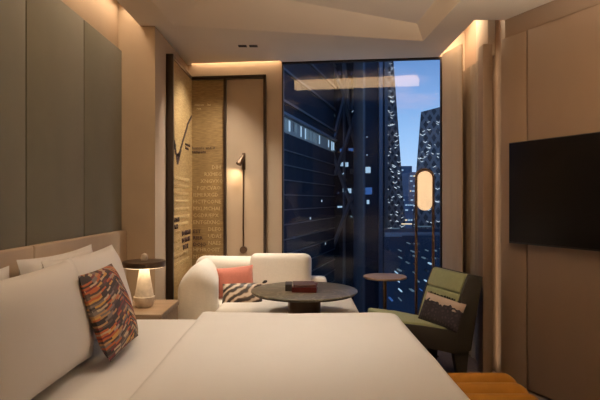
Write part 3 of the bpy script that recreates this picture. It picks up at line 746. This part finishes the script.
# dark braced tower
D = 170.0
def X_(px, d): return (px-300)*d/520
def Z_(py, d): return EYE+(200-py)*d/520
bt = thing('braced_tower', 'dark tower with diagonal bracing beyond the office block', 'building', (X_(346, D), D, -70))
obj('body', boxo(X_(322, D), X_(368, D), D, D+30, -70, Z_(20, D)), M_dusk1, bt)
def bar(p, q, r, m=M_brace, name='brace', par=None, d=D): return obj(name, tube(B(), [(X_(p[0], d), d-.6, Z_(p[1], d)), (X_(q[0], d), d-.6, Z_(q[1], d))], r, 6), m, par or bt)
for p, q in (((341, 40), (349, 110)), ((362, 55), (352, 110)), ((349, 80), (331, 150)), ((346, 105), (362, 175)), ((362, 95), (335, 175)), ((331, 150), (362, 235)), ((362, 170), (326, 265)), ((330, 62), (346, 98))):
    bar(p, q, .75, M_band if random.random() < .3 else M_brace)
for i in range(44):
    px_ = random.uniform(330, 362); py_ = random.uniform(62, 236); w_ = random.uniform(.8, 2.2); sg_ = random.choice((-1, 1, 1))
    bar((px_, py_), (px_+w_, py_-sg_*w_*1.1), random.uniform(.06, .14), random.choice((M_litc, M_litd, M_band, M_litb)), 'light_strip', None, D-.6)
for x in (331, 344, 362): bar((x, 30), (x, 320), .5, M_brace, 'column')
for px_, py_, w_, h_, mm in ((341, 151, 7, 4, M_litb), (351, 150, 5, 3, M_litb), (344, 165, 9, 5, M_litc), (347, 180, 5, 3, M_band), (346, 191, 11, 5, M_litc), (355, 206, 7, 3, M_litb), (340, 207, 5, 2, M_litc), (357, 224, 2.4, 2.4, M_litc), (343, 102, 2, 8, M_litb), (352, 172, 4, 6, M_band), (350, 214, 8, 2, M_band)):
    k = max(1, int(w_/2.2))
    for i in range(k):
        if random.random() < .75: obj('window', boxo(X_(px_-w_/2+i*w_/k, D), X_(px_-w_/2+(i+.8)*w_/k, D), D-.9, D-.2, Z_(py_+h_/2*random.uniform(.4, 1), D), Z_(py_-h_/2, D)), mm, bt)
# smooth glass tower with a steel fin
D2 = 140.0
gt = thing('glass_tower', 'blue black glass tower with a pale vertical fin in the middle of the view', 'building', (X_(372, D2), D2, -70))
obj('body', boxo(X_(363, D2), X_(386, D2), D2, D2+25, -70, 70), M_dusk2, gt)
obj('fin', boxo(X_(378.5, D2), X_(382, D2), D2-1.2, D2, -70, 70), M_fin, gt)
obj('fin', boxo(X_(384.5, D2), X_(387.5, D2), D2-.5, D2, -70, 70), M_brace, gt)
obj('fin', boxo(X_(363, D2), X_(365, D2), D2-.6, D2, -70, 70), M_brace, gt)
for px_, py_, w_, h_, mm in ((368, 170, 5, 6, M_litc), (368, 191, 8, 7, M_litb), (368, 202, 2.5, 4, M_litc), (367, 155, 1, 1, M_litc), (367, 137, .9, .9, M_litc)):
    obj('window', boxo(X_(px_-w_/2, D2), X_(px_+w_/2, D2), D2-.15, D2, Z_(py_+h_/2, D2), Z_(py_-h_/2, D2)), mm, gt)
# two towers in perforated screens with chevron lights
def screen_tower(name, label, d, corners, depth, n, seed):
    rnd = random.Random(seed)
    t = thing(name, label, 'building', (X_(sum(c[0] for c in corners)/4, d), d, -70))
    bm = B(); f = [bm.verts.new((X_(px, d), d, Z_(py, d))) for px, py in corners]; sk = X_((corners[0][0]+corners[3][0])/2, depth); g = [bm.verts.new((v.co.x+sk, d+depth, v.co.z)) for v in f]
    bm.faces.new(f); bm.faces.new(g[::-1])
    for i in range(4): bm.faces.new((f[i], g[i], g[(i+1) % 4], f[(i+1) % 4]))
    obj('body', bm, M_screen, t, 0)
    (ax0, ay0), (bx0, by0), (cx0, cy0), (dx0, dy0) = corners   # top left, top right, bottom right, bottom left
    for i in range(n):
        v = rnd.uniform(.02, .98); py = max(ay0, by0)+4 + v*(min(cy0, 262)-max(ay0, by0)-6); fr = (py-ay0)/(cy0-ay0)
        xl = ax0+(dx0-ax0)*fr; xr = bx0+(cx0-bx0)*fr
        px = xl+1+(xr-xl-2)*rnd.random(); w_ = rnd.uniform(1.2, 2.8)
        sgn = rnd.choice((-1, 1, 1)); pts_ = [(px-w_, py-sgn*w_*.55), (px, py)] if rnd.random() < .6 else [(px-w_, py-w_*.6), (px, py), (px+w_, py-w_*.6)]
        obj('light_strip', tube(B(), [(X_(a, d), d-.25, Z_(b, d)) for a, b in pts_], rnd.uniform(.035, .075)*d/120, 4), M_chev, t, 0)
screen_tower('lattice_tower', 'grey lattice tower with white zigzag lights left of the sky gap', 160.0, [(386, 40), (392, 40), (413, 330), (386, 330)], 8, 80, 3)
screen_tower('lattice_tower', 'grey perforated tower with chevron lights behind the hoop floor lamp', 120.0, [(421, 112), (455, 103), (466, 330), (404, 330)], 16, 100, 4)
# low blocks far away in the gap, each with rows of lights
for k, (x0, x1, top, d, lab) in enumerate(((399, 412, 166, 420, 'hazy far apartment block at the left of the sky gap'), (409, 424, 172, 380, 'hazy far apartment block low in the sky gap, right of its neighbour'),
        (396, 416, 196, 300, 'lower far block with lit floors beneath the sky gap'), (386, 404, 234, 210, 'low block near street level between the lattice towers'), (402, 446, 226, 230, 'wide low building with bright lit ground floor at street level'))):
    b_ = thing('distant_block', lab, 'building', (X_((x0+x1)/2, d), d, -70), 0, None)
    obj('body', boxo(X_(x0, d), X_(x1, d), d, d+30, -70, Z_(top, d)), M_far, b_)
    y = top+4
    while y < min(top+52, 262):
        x = x0+1
        while x < x1-2:
            w_ = random.uniform(.8, 3)
            if random.random() < .42: obj('window', boxo(X_(x, d), X_(min(x1-.5, x+w_), d), d-.4, d, Z_(y+.6, d), Z_(y-.5, d)), M_litw if (k == 4 or random.random() < .25) else M_litc, b_, 0)
            x += w_+.8
        y += 5 if k < 4 else 9
pd = thing('podium', 'low dark podium building at the foot of the perforated tower', 'building', (22, 100, -70))
bm = prism(B(), [(X_(384, 95), 95), (X_(470, 95), 92), (X_(470, 118), 117), (X_(384, 118), 118)], -70, -5.0); obj('body', bm, M_dusk2, pd)
obj('parapet', boxo(X_(384, 95), X_(470, 95), 94.4, 95.0, -5.2, -4.4), M_brace, pd)
for i in range(46):
    px_ = random.uniform(386, 442); py_ = random.choice((243, 249, 256, 262, 270, 279, 288, 297))+random.uniform(-1.5, 1.5); w_ = random.uniform(.5, 2.2)
    obj('window', boxo(X_(px_, 94.6), X_(px_+w_, 94.6), 91.6, 95.2, Z_(py_+random.uniform(.5, .9), 94.6), Z_(py_-.3, 94.6)), random.choice((M_litd, M_litd, M_litc, M_band, M_litb)), pd, 0)
for x0_, x1_, z_, m_ in ((401, 411, 223.5, M_litw), (413, 430, 226, M_litd), (391, 399, 228, M_litd)):
    obj('roof_light', boxo(X_(x0_, 117), X_(x1_, 117), 116, 116.6, Z_(z_+1.0, 116), Z_(z_, 116)), m_, pd, 0)
# street lights: a scatter of points nobody could count
bm = B()
for i in range(170):
    d = random.uniform(172, 205); px_ = random.gauss(402, 20); y_ = d
    x = X_(px_, d)
    if px_ < 388 or px_ > 445: continue
    q = random.uniform(.25, .8); z = -69.5+random.uniform(0, 8)
    box(bm, x-q, x+q, y_-q, y_+q, z, z+q*1.3)
slx = obj('street_lights', bm, M_chev, None, 0); tag(slx, 'scatter of small white street lights far below in the city', 'street lights'); slx['kind'] = 'stuff'
